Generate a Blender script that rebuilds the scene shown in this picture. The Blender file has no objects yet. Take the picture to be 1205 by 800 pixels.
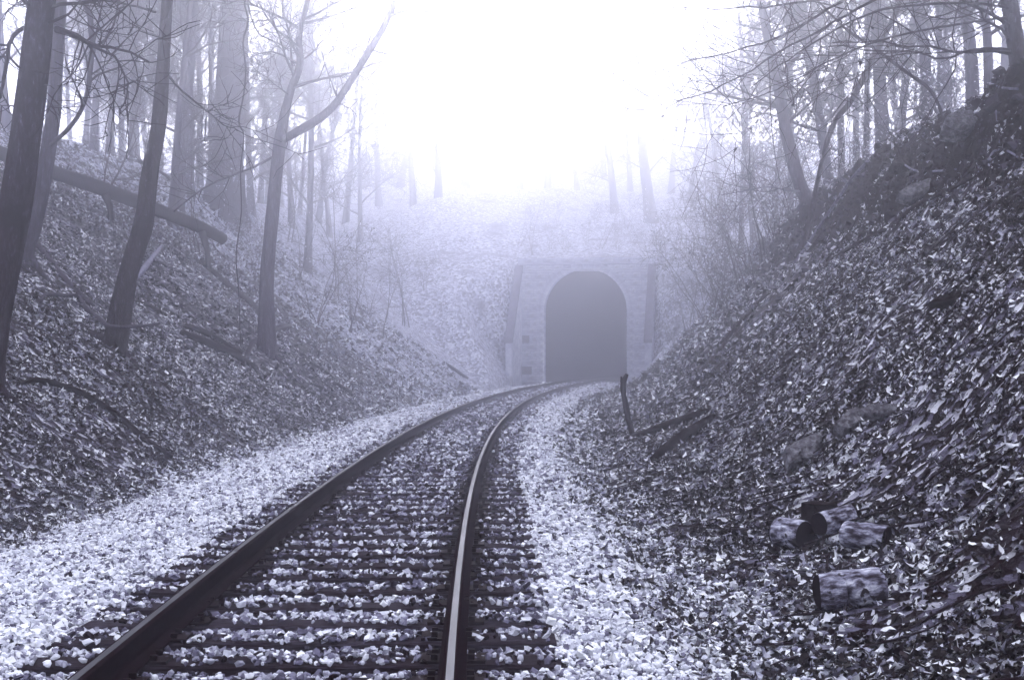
import bpy, math, random
import numpy as np
from mathutils import Vector

S = bpy.context.scene
C = S.collection
R = math.radians
rng = np.random.default_rng(7)
random.seed(7)

# ------------------------------------------------------------------ camera, sky, sun, exposure
F, CXP, CYP, CAMZ, PITCH = 1600.0, 602.5, 400.0, 1.45, math.atan(20 / 1600.0)
cd = bpy.data.cameras.new('camera')
cam = bpy.data.objects.new('camera', cd)
C.objects.link(cam)
cam.location = (0, 0, CAMZ)
cam.rotation_euler = (math.pi / 2 + PITCH, 0, 0)
cd.sensor_width = 36.0
cd.lens = F / 1205.0 * 36.0
cd.clip_start, cd.clip_end = 0.05, 3000
S.camera = cam

SUN_EL, SUN_AZ = R(10), R(1.5)          # behind the fog, straight ahead, a little right
tosun = Vector((math.sin(SUN_AZ) * math.cos(SUN_EL), math.cos(SUN_AZ) * math.cos(SUN_EL), math.sin(SUN_EL)))
world = bpy.data.worlds.new('World')
S.world = world
world.use_nodes = True
wn, wl = world.node_tree.nodes, world.node_tree.links
bg = wn['Background']
sky = wn.new('ShaderNodeTexSky')
sky.sky_type = 'NISHITA'
sky.sun_disc = False
sky.sun_elevation = SUN_EL
sky.sun_rotation = SUN_AZ
sky.dust_density = 4.0
sky.air_density = 1.0
bw = wn.new('ShaderNodeRGBToBW')
wl.new(sky.outputs[0], bw.inputs[0])
tint = wn.new('ShaderNodeMix')
tint.data_type = 'RGBA'
tint.blend_type = 'MULTIPLY'
tint.inputs[0].default_value = 1.0
flat = wn.new('ShaderNodeMath')                          # thick cloud evens the sky out
flat.operation = 'POWER'
flat.inputs[1].default_value = 0.06
wl.new(bw.outputs[0], flat.inputs[0])
wl.new(flat.outputs[0], tint.inputs[6])
tint.inputs[7].default_value = (0.95, 0.96, 1.0, 1)      # overcast: cool grey-white
wl.new(tint.outputs[2], bg.inputs[0])
bg.inputs[1].default_value = 0.15
sl = bpy.data.lights.new('sun', 'SUN')
sun = bpy.data.objects.new('sun', sl)
C.objects.link(sun)
sl.energy = 0.42
sl.angle = R(28)
sl.color = (1.0, 0.985, 0.97)
sun.rotation_euler = (-tosun).to_track_quat('-Z', 'Y').to_euler()
sun.location = (0, 0, 60)
S.view_settings.view_transform = 'Standard'
S.view_settings.look = 'None'
S.view_settings.exposure = 3.75
S.view_settings.gamma = 1.0
S.view_settings.use_curve_mapping = False
S.cycles.use_denoising = True
S.cycles.max_bounces = 8
S.cycles.diffuse_bounces = 2
S.cycles.glossy_bounces = 2
S.cycles.transparent_max_bounces = 4
S.cycles.volume_bounces = 6
S.cycles.use_adaptive_sampling = True
S.cycles.adaptive_threshold = 0.02

# ------------------------------------------------------------------ helpers
def smooth(a, b, x):
    t = np.clip((np.asarray(x, float) - a) / (b - a), 0, 1)
    return t * t * (3 - 2 * t)

def _hash(ix, iy, seed):
    h = (ix.astype(np.int64) * 374761393 + iy.astype(np.int64) * 668265263 + seed * 1442695041) & 0xffffffff
    h = ((h ^ (h >> 13)) * 1274126177) & 0xffffffff
    return ((h ^ (h >> 16)) & 0xffff) / 65535.0

def vnoise(x, y, seed=0):
    x = np.asarray(x, float); y = np.asarray(y, float)
    ix, iy = np.floor(x), np.floor(y)
    fx, fy = x - ix, y - iy
    fx = fx * fx * (3 - 2 * fx); fy = fy * fy * (3 - 2 * fy)
    a = _hash(ix, iy, seed); b = _hash(ix + 1, iy, seed)
    c = _hash(ix, iy + 1, seed); d = _hash(ix + 1, iy + 1, seed)
    return (a + (b - a) * fx) * (1 - fy) + (c + (d - c) * fx) * fy - 0.5

def fbm(x, y, seed=0, octv=4):
    s, a, f = 0, 1.0, 1.0
    for k in range(octv):
        s = s + a * vnoise(x * f, y * f, seed + k * 17)
        a *= 0.5; f *= 2.03
    return s

# the track's centre line, a curve to the right
def cx(s):
    s = np.asarray(s, float)
    d = np.minimum(s, 112) - 5.35
    return -1.0 - 0.03 * d + 0.0014 * d * d + np.maximum(s - 112, 0) * (-0.03 + 0.0028 * 106.65)

def head(s):
    d = np.minimum(np.asarray(s, float), 112) - 5.35
    return np.arctan(-0.03 + 0.0028 * d)

def su2xy(s, u):
    t = head(s)
    return cx(s) + u * np.cos(t), s - u * np.sin(t)

def xy2su(x, y):
    x = np.asarray(x, float); y = np.asarray(y, float)
    s = y.copy() if y.ndim else y + 0.0
    for _ in range(6):
        t = head(s)
        u = (x - cx(s)) / np.cos(t)
        s = y + u * np.sin(t)
    return s, u

PORT_S = 78.0
HALF = 3.85
RU = np.array([2.3, 2.8, 3.3, 4.1, 4.85, 6.4, 7.5, 8.15, 8.7, 9.6, 12, 20, 40, 140])
RZ = np.array([-.24, -.12, .02, .38, .95, 2.55, 3.75, 5.1, 5.7, 5.95, 6.6, 9.0, 13, 22])

def bedz(u):
    return np.interp(u, [-3.7, -3.0, -1.9, -1.5, -1.3, -1.15, 1.15, 1.3, 1.75, 2.5], [-.34, -.24, -.05, -.025, -.035, -.052, -.052, -.04, -.06, -.24])

def gsu(s, u):
    s = np.asarray(s, float); u = np.asarray(u, float)
    foot = 3.35 + 0.35 * fbm(s * 0.12, s * 0 + 3.3, 5, 2)
    d = -u - foot
    left = -.31 + np.where(d > 0, 0.74 * (np.sqrt(d * d + 0.36) - 0.6), d * .02)
    top = 10.4 + 1.2 * vnoise(s * .05, s * 0, 9)
    over = np.maximum(left - top, 0)
    left = np.where(left > top - 1, top - 1 + (left - top + 1) / (1 + 0.33 * np.maximum(left - top + 1, 0)), left) + over * 0.06
    right = np.interp(u, RU, RZ) + smooth(30, 90, s) * smooth(6, 14, u) * 0.3 * np.clip(u - 6, 0, 8)
    z = np.where(u < -1, np.where(d > -0.1, left, bedz(u) - .06), np.where(u > 2.3, right, bedz(u) - .06))
    # hill with the tunnel in it
    aw = np.abs(u)
    hill = 7.15 + 0.27 * np.clip(s - PORT_S - .7, 0, 62)
    front = 7.15 - 0.66 * (PORT_S + .7 - s) + 1.6 * fbm(s * .16, u * .16, 33, 3)
    front = np.minimum(front, (aw - 3.7) * (1.5 + 14 * smooth(75.2, 78.6, s)))
    side = aw > HALF
    z = np.where(s >= PORT_S + .7, np.maximum(z, hill + 2.5 * fbm(s * .08, u * .08, 31, 3) * smooth(1, 10, s - PORT_S + np.clip(aw - 4, 0, 6))),
                 np.where(side, np.maximum(z, np.minimum(front, 7.2)), z))
    # relief
    slope = np.where(u < 0, smooth(-3.3, -5.0, u) if False else np.clip((-u - 3.4) / 1.6, 0, 1), np.clip((u - 2.6) / 1.5, 0, 1))
    x = u; y = s
    z = z + slope * (0.34 * fbm(x * .33, y * .33, 1, 3) + 0.13 * fbm(x * 1.5, y * 1.5, 2, 3)) + 0.03 * np.clip(slope * 3, 0, 1) * fbm(x * 5, y * 5, 3, 2)
    lip = np.exp(-((u - 8.0) / 0.75) ** 2) * (1 - smooth(34, 42, s))
    z = z + lip * (0.9 * (0.35 - np.abs(fbm(x * 0.9, y * 1.1, 11, 4))) + 0.42 * vnoise(x * 2.6, y * 2.9, 13) + 0.22 * vnoise(x * 6.5, y * 6.1, 14) - .12)
    return z

def ground(x, y):
    s, u = xy2su(x, y)
    return gsu(s, u)

def gz(x, y):
    return float(ground(np.array([x]), np.array([y]))[0])

def at(px, py, Y):
    a = (px - CXP) / F; b = (CYP - py) / F
    dy = math.cos(PITCH) - b * math.sin(PITCH); dz = math.sin(PITCH) + b * math.cos(PITCH)
    k = Y / dy
    return np.array([a * k, Y, CAMZ + dz * k])

def hit(px, py, y0=4.0, y1=170.0):
    Y = np.arange(y0, y1, 0.05)
    a = (px - CXP) / F; b = (CYP - py) / F
    dy = math.cos(PITCH) - b * math.sin(PITCH); dz = math.sin(PITCH) + b * math.cos(PITCH)
    X = a * Y / dy; Z = CAMZ + dz * Y / dy
    G = ground(X, Y)
    k = np.nonzero(Z < G)[0]
    i = k[0] if len(k) else len(Y) - 1
    return np.array([X[i], Y[i], G[i]])

def project(p):
    x, y, z = p[0], p[1], p[2] - CAMZ
    fwd = y * math.cos(PITCH) + z * math.sin(PITCH)
    up = -y * math.sin(PITCH) + z * math.cos(PITCH)
    return CXP + F * x / fwd, CYP - F * up / fwd

class MB:
    def __init__(self):
        self.v, self.q, self.t, self.n = [], [], [], 0
        self.shade, self.qm = [], []
    def add(self, V, quads=None, tris=None, shade=None, mat=0):
        V = np.asarray(V, float).reshape(-1, 3)
        if quads is not None and len(quads):
            self.q.append(np.asarray(quads, np.int64).reshape(-1, 4) + self.n); self.qm.append(np.full(len(self.q[-1]), mat))
        if tris is not None and len(tris):
            self.t.append(np.asarray(tris, np.int64).reshape(-1, 3) + self.n)
        self.v.append(V); self.n += len(V)
        self.shade.append(np.full(len(V), 0.5) if shade is None else np.broadcast_to(np.asarray(shade, float), (len(V),)))
    def box(self, lo, hi):
        x0, y0, z0 = lo; x1, y1, z1 = hi
        self.add([(x0, y0, z0), (x1, y0, z0), (x1, y1, z0), (x0, y1, z0), (x0, y0, z1), (x1, y0, z1), (x1, y1, z1), (x0, y1, z1)],
                 [(0, 3, 2, 1), (4, 5, 6, 7), (0, 1, 5, 4), (1, 2, 6, 5), (2, 3, 7, 6), (3, 0, 4, 7)])
    def tube(self, P, rad, sides=8, lump=0.0, seed=0, caps=True, shade=None):
        P = np.asarray(P, float); rad = np.asarray(rad, float)
        n = len(P)
        T = np.gradient(P, axis=0)
        T /= np.linalg.norm(T, axis=1)[:, None] + 1e-9
        ref = np.array([0.0, 0, 1]) if abs(T[0][2]) < 0.8 else np.array([1.0, 0, 0])
        U = np.empty_like(P)
        u = ref - T[0] * ref.dot(T[0]); u /= np.linalg.norm(u)
        for i in range(n):
            u = u - T[i] * u.dot(T[i]); u /= np.linalg.norm(u) + 1e-9
            U[i] = u
        W = np.cross(T, U)
        a = np.arange(sides) * 2 * math.pi / sides
        r = np.repeat(rad[:, None], sides, 1)
        if lump:
            L = np.concatenate([[0], np.cumsum(np.linalg.norm(np.diff(P, axis=0), axis=1))])
            r = r * (1 + lump * fbm(np.cos(a)[None, :] * 1.6 + L[:, None] * 1.3 + seed * 7.7, np.sin(a)[None, :] * 1.6 + L[:, None] * 0.4, seed, 3))
        V = P[:, None, :] + r[..., None] * (np.cos(a)[None, :, None] * U[:, None, :] + np.sin(a)[None, :, None] * W[:, None, :])
        i = np.arange(n - 1)[:, None]; j = np.arange(sides)[None, :]; k = (j + 1) % sides
        q = np.stack([i * sides + j, i * sides + k, (i + 1) * sides + k, (i + 1) * sides + j], -1).reshape(-1, 4)
        V = V.reshape(-1, 3); t = []
        if caps:
            V = np.vstack([V, P[0], P[-1]]); c0, c1 = n * sides, n * sides + 1
            jj = np.arange(sides)
            t = np.vstack([np.stack([(jj + 1) % sides, jj, np.full(sides, c0)], -1),
                           np.stack([(n - 1) * sides + jj, (n - 1) * sides + (jj + 1) % sides, np.full(sides, c1)], -1)])
        self.add(V, q, t, shade)
    def mesh(self, name, mats, smoothf=True, attr=False):
        m = bpy.data.meshes.new(name)
        V = np.vstack(self.v) if self.v else np.zeros((0, 3))
        q = np.vstack(self.q) if self.q else np.zeros((0, 4), np.int64)
        t = np.vstack(self.t) if self.t else np.zeros((0, 3), np.int64)
        m.vertices.add(len(V)); m.vertices.foreach_set('co', V.astype(np.float32).ravel())
        loops = np.concatenate([q.ravel(), t.ravel()]).astype(np.int32)
        m.loops.add(len(loops)); m.loops.foreach_set('vertex_index', loops)
        st = np.concatenate([np.arange(len(q)) * 4, len(q) * 4 + np.arange(len(t)) * 3]).astype(np.int32)
        m.polygons.add(len(st)); m.polygons.foreach_set('loop_start', st)
        m.polygons.foreach_set('use_smooth', np.full(len(st), smoothf))
        if not isinstance(mats, (list, tuple)): mats = [mats]
        for a in mats: m.materials.append(a)
        if len(mats) > 1:
            mi = np.concatenate([np.concatenate(self.qm) if self.qm else [], np.zeros(len(t))]).astype(np.int32)
            m.polygons.foreach_set('material_index', mi)
        if attr:
            A = m.attributes.new('shade', 'FLOAT', 'POINT')
            A.data.foreach_set('value', np.concatenate(self.shade).astype(np.float32))
        m.update(calc_edges=True)
        m.validate()
        return m
    def build(self, name, mats, parent=None, smoothf=True, attr=False):
        return link(name, self.mesh(name, mats, smoothf, attr), parent)

def link(name, data, parent=None, loc=None):
    o = bpy.data.objects.new(name, data)
    C.objects.link(o)
    if parent is not None: o.parent = parent
    if loc is not None: o.location = loc
    return o

def tag(o, label=None, cat=None, group=None, kind=None):
    if label: o['label'] = label
    if cat: o['category'] = cat
    if group: o['group'] = group
    if kind: o['kind'] = kind
    return o

def thing(name, loc, label, cat, group=None, rz=0):
    o = link(name, None, None, tuple(float(q) for q in loc))
    o.rotation_euler.z = rz
    return tag(o, label, cat, group)

def copy_tree(o, parent=None):
    c = o.copy(); C.objects.link(c)
    if parent is not None: c.parent = parent
    for ch in o.children: copy_tree(ch, c)
    return c

ORD = ['first', 'second', 'third', 'fourth', 'fifth', 'sixth', 'seventh', 'eighth', 'ninth', 'tenth', 'eleventh', 'twelfth', 'thirteenth',
       'fourteenth', 'fifteenth', 'sixteenth', 'seventeenth', 'eighteenth', 'nineteenth', 'twentieth', 'twenty-first', 'twenty-second',
       'twenty-third', 'twenty-fourth', 'twenty-fifth', 'twenty-sixth', 'twenty-seventh', 'twenty-eighth', 'twenty-ninth', 'thirtieth',
       'thirty-first', 'thirty-second', 'thirty-third', 'thirty-fourth', 'thirty-fifth', 'thirty-sixth']

# ------------------------------------------------------------------ materials (the print is blue-violet on maroon black)
TONE = [(0.00, (.0055, .0012, .002)), (.22, (.026, .016, .023)), (.5, (.155, .148, .225)), (.78, (.45, .47, .61)), (1.0, (.84, .86, .93))]

def tone(v):
    for (a, ca), (b, cb) in zip(TONE, TONE[1:]):
        if v <= b:
            k = (v - a) / (b - a)
            return tuple(ca[i] + (cb[i] - ca[i]) * k for i in range(3))
    return TONE[-1][1]

def setramp(rn, stops):
    e = rn.color_ramp.elements
    while len(e) < len(stops): e.new(0.5)
    for k, (p, c) in enumerate(stops):
        e[k].position = p; e[k].color = (*c, 1)

def mat(name, stops, scale=6, detail=6, rough=.85, spec=.02, bump=.4, bdist=.02, stretch=(1, 1, 1), shade=False, metallic=0.0,
        voro=None, patch=None, objrand=0.0, bscale=None):
    m = bpy.data.materials.new(name); m.use_nodes = True
    N, L = m.node_tree.nodes, m.node_tree.links
    b = N['Principled BSDF']
    b.inputs['Roughness'].default_value = rough
    b.inputs['Specular IOR Level'].default_value = spec
    b.inputs['Metallic'].default_value = metallic
    tc = N.new('ShaderNodeTexCoord'); mp = N.new('ShaderNodeMapping')
    mp.inputs['Scale'].default_value = stretch
    L.new(tc.outputs['Object'], mp.inputs['Vector'])
    no = N.new('ShaderNodeTexNoise'); no.inputs['Scale'].default_value = scale
    no.inputs['Detail'].default_value = detail; no.inputs['Roughness'].default_value = .65
    L.new(mp.outputs[0], no.inputs['Vector'])
    fac = no.outputs['Fac']; hgt = fac
    if voro:
        vo = N.new('ShaderNodeTexVoronoi'); vo.inputs['Scale'].default_value = voro
        wob = N.new('ShaderNodeVectorMath'); wob.operation = 'MULTIPLY_ADD'
        L.new(no.outputs['Color'], wob.inputs[0]); wob.inputs[1].default_value = (.25, .25, .25)
        L.new(mp.outputs[0], wob.inputs[2]); L.new(wob.outputs[0], vo.inputs['Vector'])
        sx = N.new('ShaderNodeSeparateColor'); L.new(vo.outputs['Color'], sx.inputs[0])
        mm = N.new('ShaderNodeMath'); mm.operation = 'MULTIPLY_ADD'
        L.new(sx.outputs[0], mm.inputs[0]); mm.inputs[1].default_value = .75
        m3 = N.new('ShaderNodeMath'); m3.operation = 'MULTIPLY'; L.new(no.outputs['Fac'], m3.inputs[0]); m3.inputs[1].default_value = .3
        L.new(m3.outputs[0], mm.inputs[2]); fac = mm.outputs[0]; hgt = vo.outputs['Distance']
    if shade:
        at_ = N.new('ShaderNodeAttribute'); at_.attribute_name = 'shade'
        mm = N.new('ShaderNodeMath'); mm.operation = 'MULTIPLY_ADD'
        sb = N.new('ShaderNodeMath'); sb.operation = 'SUBTRACT'; L.new(fac, sb.inputs[0]); sb.inputs[1].default_value = .5
        L.new(sb.outputs[0], mm.inputs[0]); mm.inputs[1].default_value = .45
        L.new(at_.outputs['Fac'], mm.inputs[2]); fac = mm.outputs[0]
    if objrand:
        oi = N.new('ShaderNodeObjectInfo'); mm = N.new('ShaderNodeMath'); mm.operation = 'MULTIPLY_ADD'
        L.new(oi.outputs['Random'], mm.inputs[0]); mm.inputs[1].default_value = objrand; L.new(fac, mm.inputs[2]); fac = mm.outputs[0]
    ra = N.new('ShaderNodeValToRGB'); setramp(ra, stops); L.new(fac, ra.inputs[0])
    col = ra.outputs[0]
    if patch:                                   # larger patches: (scale, low, high, colour)
        n2 = N.new('ShaderNodeTexNoise'); n2.inputs['Scale'].default_value = patch[0]; n2.inputs['Detail'].default_value = 5
        L.new(tc.outputs['Object'], n2.inputs['Vector'])
        mr = N.new('ShaderNodeMapRange'); mr.inputs[1].default_value = patch[1]; mr.inputs[2].default_value = patch[2]
        L.new(n2.outputs['Fac'], mr.inputs[0])
        mx = N.new('ShaderNodeMix'); mx.data_type = 'RGBA'; L.new(mr.outputs[0], mx.inputs[0]); L.new(col, mx.inputs[6])
        mx.inputs[7].default_value = (*patch[3], 1); col = mx.outputs[2]
    L.new(col, b.inputs['Base Color'])
    if bump:
        bu = N.new('ShaderNodeBump'); bu.inputs['Strength'].default_value = bump; bu.inputs['Distance'].default_value = bdist
        if bscale:
            n3 = N.new('ShaderNodeTexNoise'); n3.inputs['Scale'].default_value = bscale; n3.inputs['Detail'].default_value = 6
            L.new(mp.outputs[0], n3.inputs['Vector']); hgt = n3.outputs['Fac']
        L.new(hgt, bu.inputs['Height']); L.new(bu.outputs[0], b.inputs['Normal'])
    return m

def tstops(*pv):
    return [(p, tone(v)) for p, v in pv]

M = {}
M['leafground'] = mat('leaf_covered_earth', tstops((.3, .0), (.5, .06), (.72, .45), (.95, .95)), scale=3, voro=11, rough=.8, bump=.9, bdist=.05,
                      patch=(.9, .50, .68, tone(.06)))
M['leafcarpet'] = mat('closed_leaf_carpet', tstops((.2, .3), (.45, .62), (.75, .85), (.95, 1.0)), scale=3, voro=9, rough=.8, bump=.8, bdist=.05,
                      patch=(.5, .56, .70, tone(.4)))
M['soil'] = mat('dark_shaded_soil', tstops((.3, .0), (.6, .03), (.8, .16)), scale=5, rough=.95, bump=1, bdist=.12, spec=.0)  # dark earth, taken near-black so the overhang's shade is in the colour
M['clod'] = mat('soil_clod', tstops((.1, .0), (.5, .05), (.85, .3)), scale=9, shade=True, rough=.95, spec=.0, bump=.5)
M['gravelbed'] = mat('gravel_bed', tstops((.2, .05), (.5, .4), (.85, .9)), scale=4, voro=20, rough=.85, bump=.9, bdist=.03)  # darker than the stones: shade in their gaps is put into this colour
M['stone'] = mat('ballast_stone', tstops((.05, .05), (.3, .5), (.55, .88), (.8, 1.0)), scale=30, shade=True, rough=.8, bump=.25, bdist=.01)
M['leaf'] = mat('dry_leaf', tstops((.1, .0), (.3, .2), (.5, .6), (.8, 1.0)), scale=40, shade=True, rough=.5, spec=.12, bump=.3, bdist=.004)
M['tie'] = mat('weathered_tie_wood', tstops((.3, .0), (.5, .10), (.72, .30)), scale=9, stretch=(1, 14, 14), rough=.8, bump=.7, bdist=.012, objrand=.08)
M['rail'] = mat('rusty_rail_steel', tstops((.3, .0), (.6, .06), (.85, .16)), scale=18, rough=.9, spec=.0, bump=.3, bdist=.003)
M['railtop'] = mat('worn_rail_head', [(.3, (.028, .028, .038)), (.7, (.055, .057, .075))], scale=3, stretch=(30, 1, 1), rough=.5, metallic=1.0, bump=0)
M['plate'] = mat('tie_plate_steel', tstops((.3, .0), (.7, .12)), scale=14, rough=.7, bump=.3, bdist=.004)
M['bark_dark'] = mat('dark_bark', tstops((.3, .0), (.5, .14), (.64, .28), (.74, .6)), scale=16, stretch=(1.5, 1.5, .45), rough=.9, bump=1, bdist=.03,
                     patch=(2.6, .54, .64, tone(.02)))
M['bark'] = mat('grey_bark', tstops((.3, .08), (.55, .28), (.75, .46)), scale=13, stretch=(1.6, 1.6, .35), rough=.9, bump=1, bdist=.03)
M['bark_far'] = mat('far_bark', tstops((.3, .16), (.7, .34)), scale=4, stretch=(2, 2, .6), rough=.95, bump=.3, bdist=.02, objrand=.06)
M['twig'] = mat('twig_bark', tstops((.3, .04), (.7, .18)), scale=5, rough=.9, bump=0)
M['deadwood'] = mat('dead_wood', tstops((.3, .0), (.55, .14), (.75, .42)), scale=18, stretch=(1, 1, 1), rough=.9, bump=.9, bdist=.02)
M['rotwood'] = mat('rotten_black_wood', tstops((.3, .0), (.62, .02), (.85, .28)), scale=20, rough=.9, bump=.9, bdist=.02)
M['palewood'] = mat('bleached_wood', tstops((.3, .30), (.55, .52), (.75, .72)), scale=9, rough=.9, bump=.6, bdist=.01)
M['logbark'] = mat('cut_log_bark', tstops((.35, .0), (.45, .30), (.56, .62), (.72, .95)), scale=26, stretch=(.35, 1, 1), rough=.7, bump=.8, bdist=.01,
                   patch=(9, .60, .63, tone(.05)))
M['cutface'] = mat('dark_cut_face', tstops((.3, .0), (.6, .03), (.85, .14)), scale=14, rough=.9, bump=.6, bdist=.01)
M['rock'] = mat('grey_rock', [(.3, (.02, .015, .02)), (.5, (.12, .115, .14)), (.7, (.30, .30, .345))], scale=16, rough=.85, bump=1, bdist=.05)
M['masonry'] = mat('tunnel_masonry', tstops((.3, .55), (.5, .74), (.75, .92)), scale=2.5, rough=.9, bump=.5, bdist=.02, objrand=.12, patch=(.7, .60, .74, tone(.35)))
M['masonry_dark'] = mat('darker_masonry', tstops((.3, .28), (.7, .5)), scale=3, rough=.7, bump=.5, bdist=.02, objrand=.06)  # darker stone tone for some blocks and the wing copings
M['mortar'] = mat('mortar', tstops((.3, .5), (.7, .72)), scale=4, rough=.95, bump=.3)
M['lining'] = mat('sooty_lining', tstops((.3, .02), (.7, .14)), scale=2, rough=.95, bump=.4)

# ------------------------------------------------------------------ ground
def seg(a, b, d):
    return np.linspace(a, b, max(2, int(round((b - a) / d)) + 1))[:-1]
us = np.concatenate([seg(-110, -40, 5), seg(-40, -20, 1.2), seg(-20, -10, .4), seg(-10, -3.9, .2), [-3.87, -3.83], seg(-3.7, 2.3, .35), seg(2.3, 3.8, .12),
                     [3.83, 3.87], seg(3.95, 10, .1), seg(10, 25, .6), seg(25, 110, 5), [110]])
ss = np.concatenate([seg(-25, 3, .8), seg(3, 24, .12), seg(24, 50, .25), seg(50, 78.4, .5), [78.6, 78.69, 78.71, 78.8], seg(79.2, 125, 1), seg(125, 200, 5), [200]])
SS, UU = np.meshgrid(ss, us, indexing='ij')
ZZ = gsu(SS, UU)
XX, YY = su2xy(SS, UU)
nu, ns = len(us), len(ss)
i = np.arange(ns - 1)[:, None]; j = np.arange(nu - 1)[None, :]
quads = np.stack([i * nu + j, i * nu + j + 1, (i + 1) * nu + j + 1, (i + 1) * nu + j], -1)
hole = (ss[:-1][:, None] >= PORT_S + .5) & (ss[1:][:, None] <= PORT_S + 0.75) & (us[:-1][None, :] > -HALF) & (us[1:][None, :] < HALF)
lipc = np.exp(-((UU - 7.95) / 0.62) ** 2) * (1 - smooth(34, 42, SS))
bare = (lipc > .45)
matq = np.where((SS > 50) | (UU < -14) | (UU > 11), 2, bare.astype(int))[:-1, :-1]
mb = MB()
keep = ~hole
V = np.stack([XX, YY, ZZ], -1).reshape(-1, 3)
mb.v.append(V); mb.n = len(V); mb.shade.append(np.zeros(len(V)))
mb.q.append(quads[keep]); mb.qm.append(matq[keep])
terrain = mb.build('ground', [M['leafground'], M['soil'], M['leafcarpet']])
tag(terrain, 'leaf covered banks of the railway cutting rising to a wooded hill', kind='structure')

mb = MB()
bu = np.linspace(-3.75, 2.55, 22); bs = np.concatenate([seg(-25, 79, .5), seg(79, 124, 1), [124]])
BS, BU = np.meshgrid(bs, bu, indexing='ij')
BX, BY = su2xy(BS, BU)
BZ = bedz(BU) + .02 * fbm(BX * 2, BY * 2, 40, 2)
BU2 = BU
nb = len(bu)
i = np.arange(len(bs) - 1)[:, None]; j = np.arange(nb - 1)[None, :]
mb.add(np.stack([BX, BY, BZ], -1).reshape(-1, 3), np.stack([i * nb + j, i * nb + j + 1, (i + 1) * nb + j + 1, (i + 1) * nb + j], -1).reshape(-1, 4))
bed = mb.build('ballast_bed', M['gravelbed'])
tag(bed, 'pale gravel bed under the railway track', kind='structure')

# ------------------------------------------------------------------ railway track
track = thing('railway_track', (float(cx(6)), 6, 0), 'single curved railway track with dark wooden ties running into the tunnel', 'track')
def local(V, o):
    return np.asarray(V, float) - np.array(o.location)
prof = np.array([(-.07, .015), (.07, .015), (.07, .026), (.018, .045), (.010, .06), (.010, .125), (.035, .142), (.037, .172), (.031, .181), (.018, .1845),
                 (-.018, .1845), (-.031, .181), (-.037, .172), (-.035, .142), (-.010, .125), (-.010, .06), (-.018, .045), (-.07, .026)])
rs = np.concatenate([seg(-24, 124, .5), [124]])
prof = prof * np.array([.92, .9]) + np.array([0, -.004])
for u0 in (-.7525, .7525):
    mb = MB()
    rx, ry = su2xy(rs[:, None], (u0 + prof[:, 0])[None, :])
    rzv = np.repeat(prof[None, :, 1], len(rs), 0)
    n = len(prof)
    i = np.arange(len(rs) - 1)[:, None]; j = np.arange(n)[None, :]; k = (j + 1) % n
    q = np.stack([i * n + j, i * n + k, (i + 1) * n + k, (i + 1) * n + j], -1)
    mi = np.zeros((len(rs) - 1, n), int); mi[:, 9] = 1
    mb.v.append(local(np.stack([rx, ry, rzv], -1).reshape(-1, 3), track)); mb.n = len(mb.v[0]); mb.shade.append(np.zeros(mb.n))
    mb.q.append(q.reshape(-1, 4)); mb.qm.append(mi.ravel())
    mb.build('rail', [M['rail'], M['railtop']], track, smoothf=False)

def tie_mesh(seed):
    r = np.random.default_rng(seed)
    mb = MB()
    nx = 14
    xs = np.linspace(-1.29, 1.29, nx)
    sec = np.array([(-.112, -.15), (-.115, -.012), (-.104, 0), (.104, 0), (.115, -.012), (.112, -.15)])
    V = []
    for x in xs:
        w = sec.copy(); w[:, 0] += r.normal(0, .003, 6); w[1:5, 1] += r.normal(0, .003, 4)
        V += [(x, a, b) for a, b in w]
    n = 6
    q = [(a * n + b, (a + 1) * n + b, (a + 1) * n + (b + 1) % n, a * n + (b + 1) % n) for a in range(nx - 1) for b in range(n)]
    e = (nx - 1) * n
    mb.add(V, q + [(0, 1, 4, 5), (1, 2, 3, 4), (e + 5, e + 4, e + 1, e), (e + 4, e + 3, e + 2, e + 1)])
    return mb.mesh('tie', M['tie'], smoothf=False)
tie_meshes = [tie_mesh(k) for k in range(5)]
mb = MB()
mb.box((-.155, -.09, 0), (.155, .09, .009)); mb.box((-.155, -.09, .0095), (-.075, .09, .014)); mb.box((.075, -.09, .0095), (.155, .09, .014))
for sx in (-1, 1):
    for sy in (-.06, .05):
        mb.box((sx * .088 - .016, sy - .011, .0145), (sx * .088 + .016, sy + .011, .040))
plate_mesh = mb.mesh('tie_plate', M['plate'], smoothf=False)
TIES = []
s = -6.0
while s < 108:
    x, y = su2xy(np.array(s), np.array(rng.normal(0, .02)))
    t = link('tie', tie_meshes[rng.integers(5)], track, tuple(local((x, y, rng.normal(0, .006) - .003), track)))
    t.rotation_euler.z = -float(head(s)) + rng.normal(0, .012)
    TIES.append(s)
    if 3 < s < 40:
        for u0 in (-.7525, .7525):
            p = link('tie_plate', plate_mesh, t, (u0, 0, .004))
    s += 0.505 * rng.normal(1, .05)
TIES = np.array(TIES)

# ------------------------------------------------------------------ ballast stones
def ico():
    p = (1 + 5 ** .5) / 2
    v = np.array([(-1, p, 0), (1, p, 0), (-1, -p, 0), (1, -p, 0), (0, -1, p), (0, 1, p), (0, -1, -p), (0, 1, -p), (p, 0, -1), (p, 0, 1), (-p, 0, -1), (-p, 0, 1)], float)
    f = [(0, 11, 5), (0, 5, 1), (0, 1, 7), (0, 7, 10), (0, 10, 11), (1, 5, 9), (5, 11, 4), (11, 10, 2), (10, 7, 6), (7, 1, 8), (3, 9, 4), (3, 4, 2),
         (3, 2, 6), (3, 6, 8), (3, 8, 9), (4, 9, 5), (2, 4, 11), (6, 2, 10), (8, 6, 7), (9, 8, 1)]
    return v / np.linalg.norm(v[0]), np.array(f)
IV, IF = ico()

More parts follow.
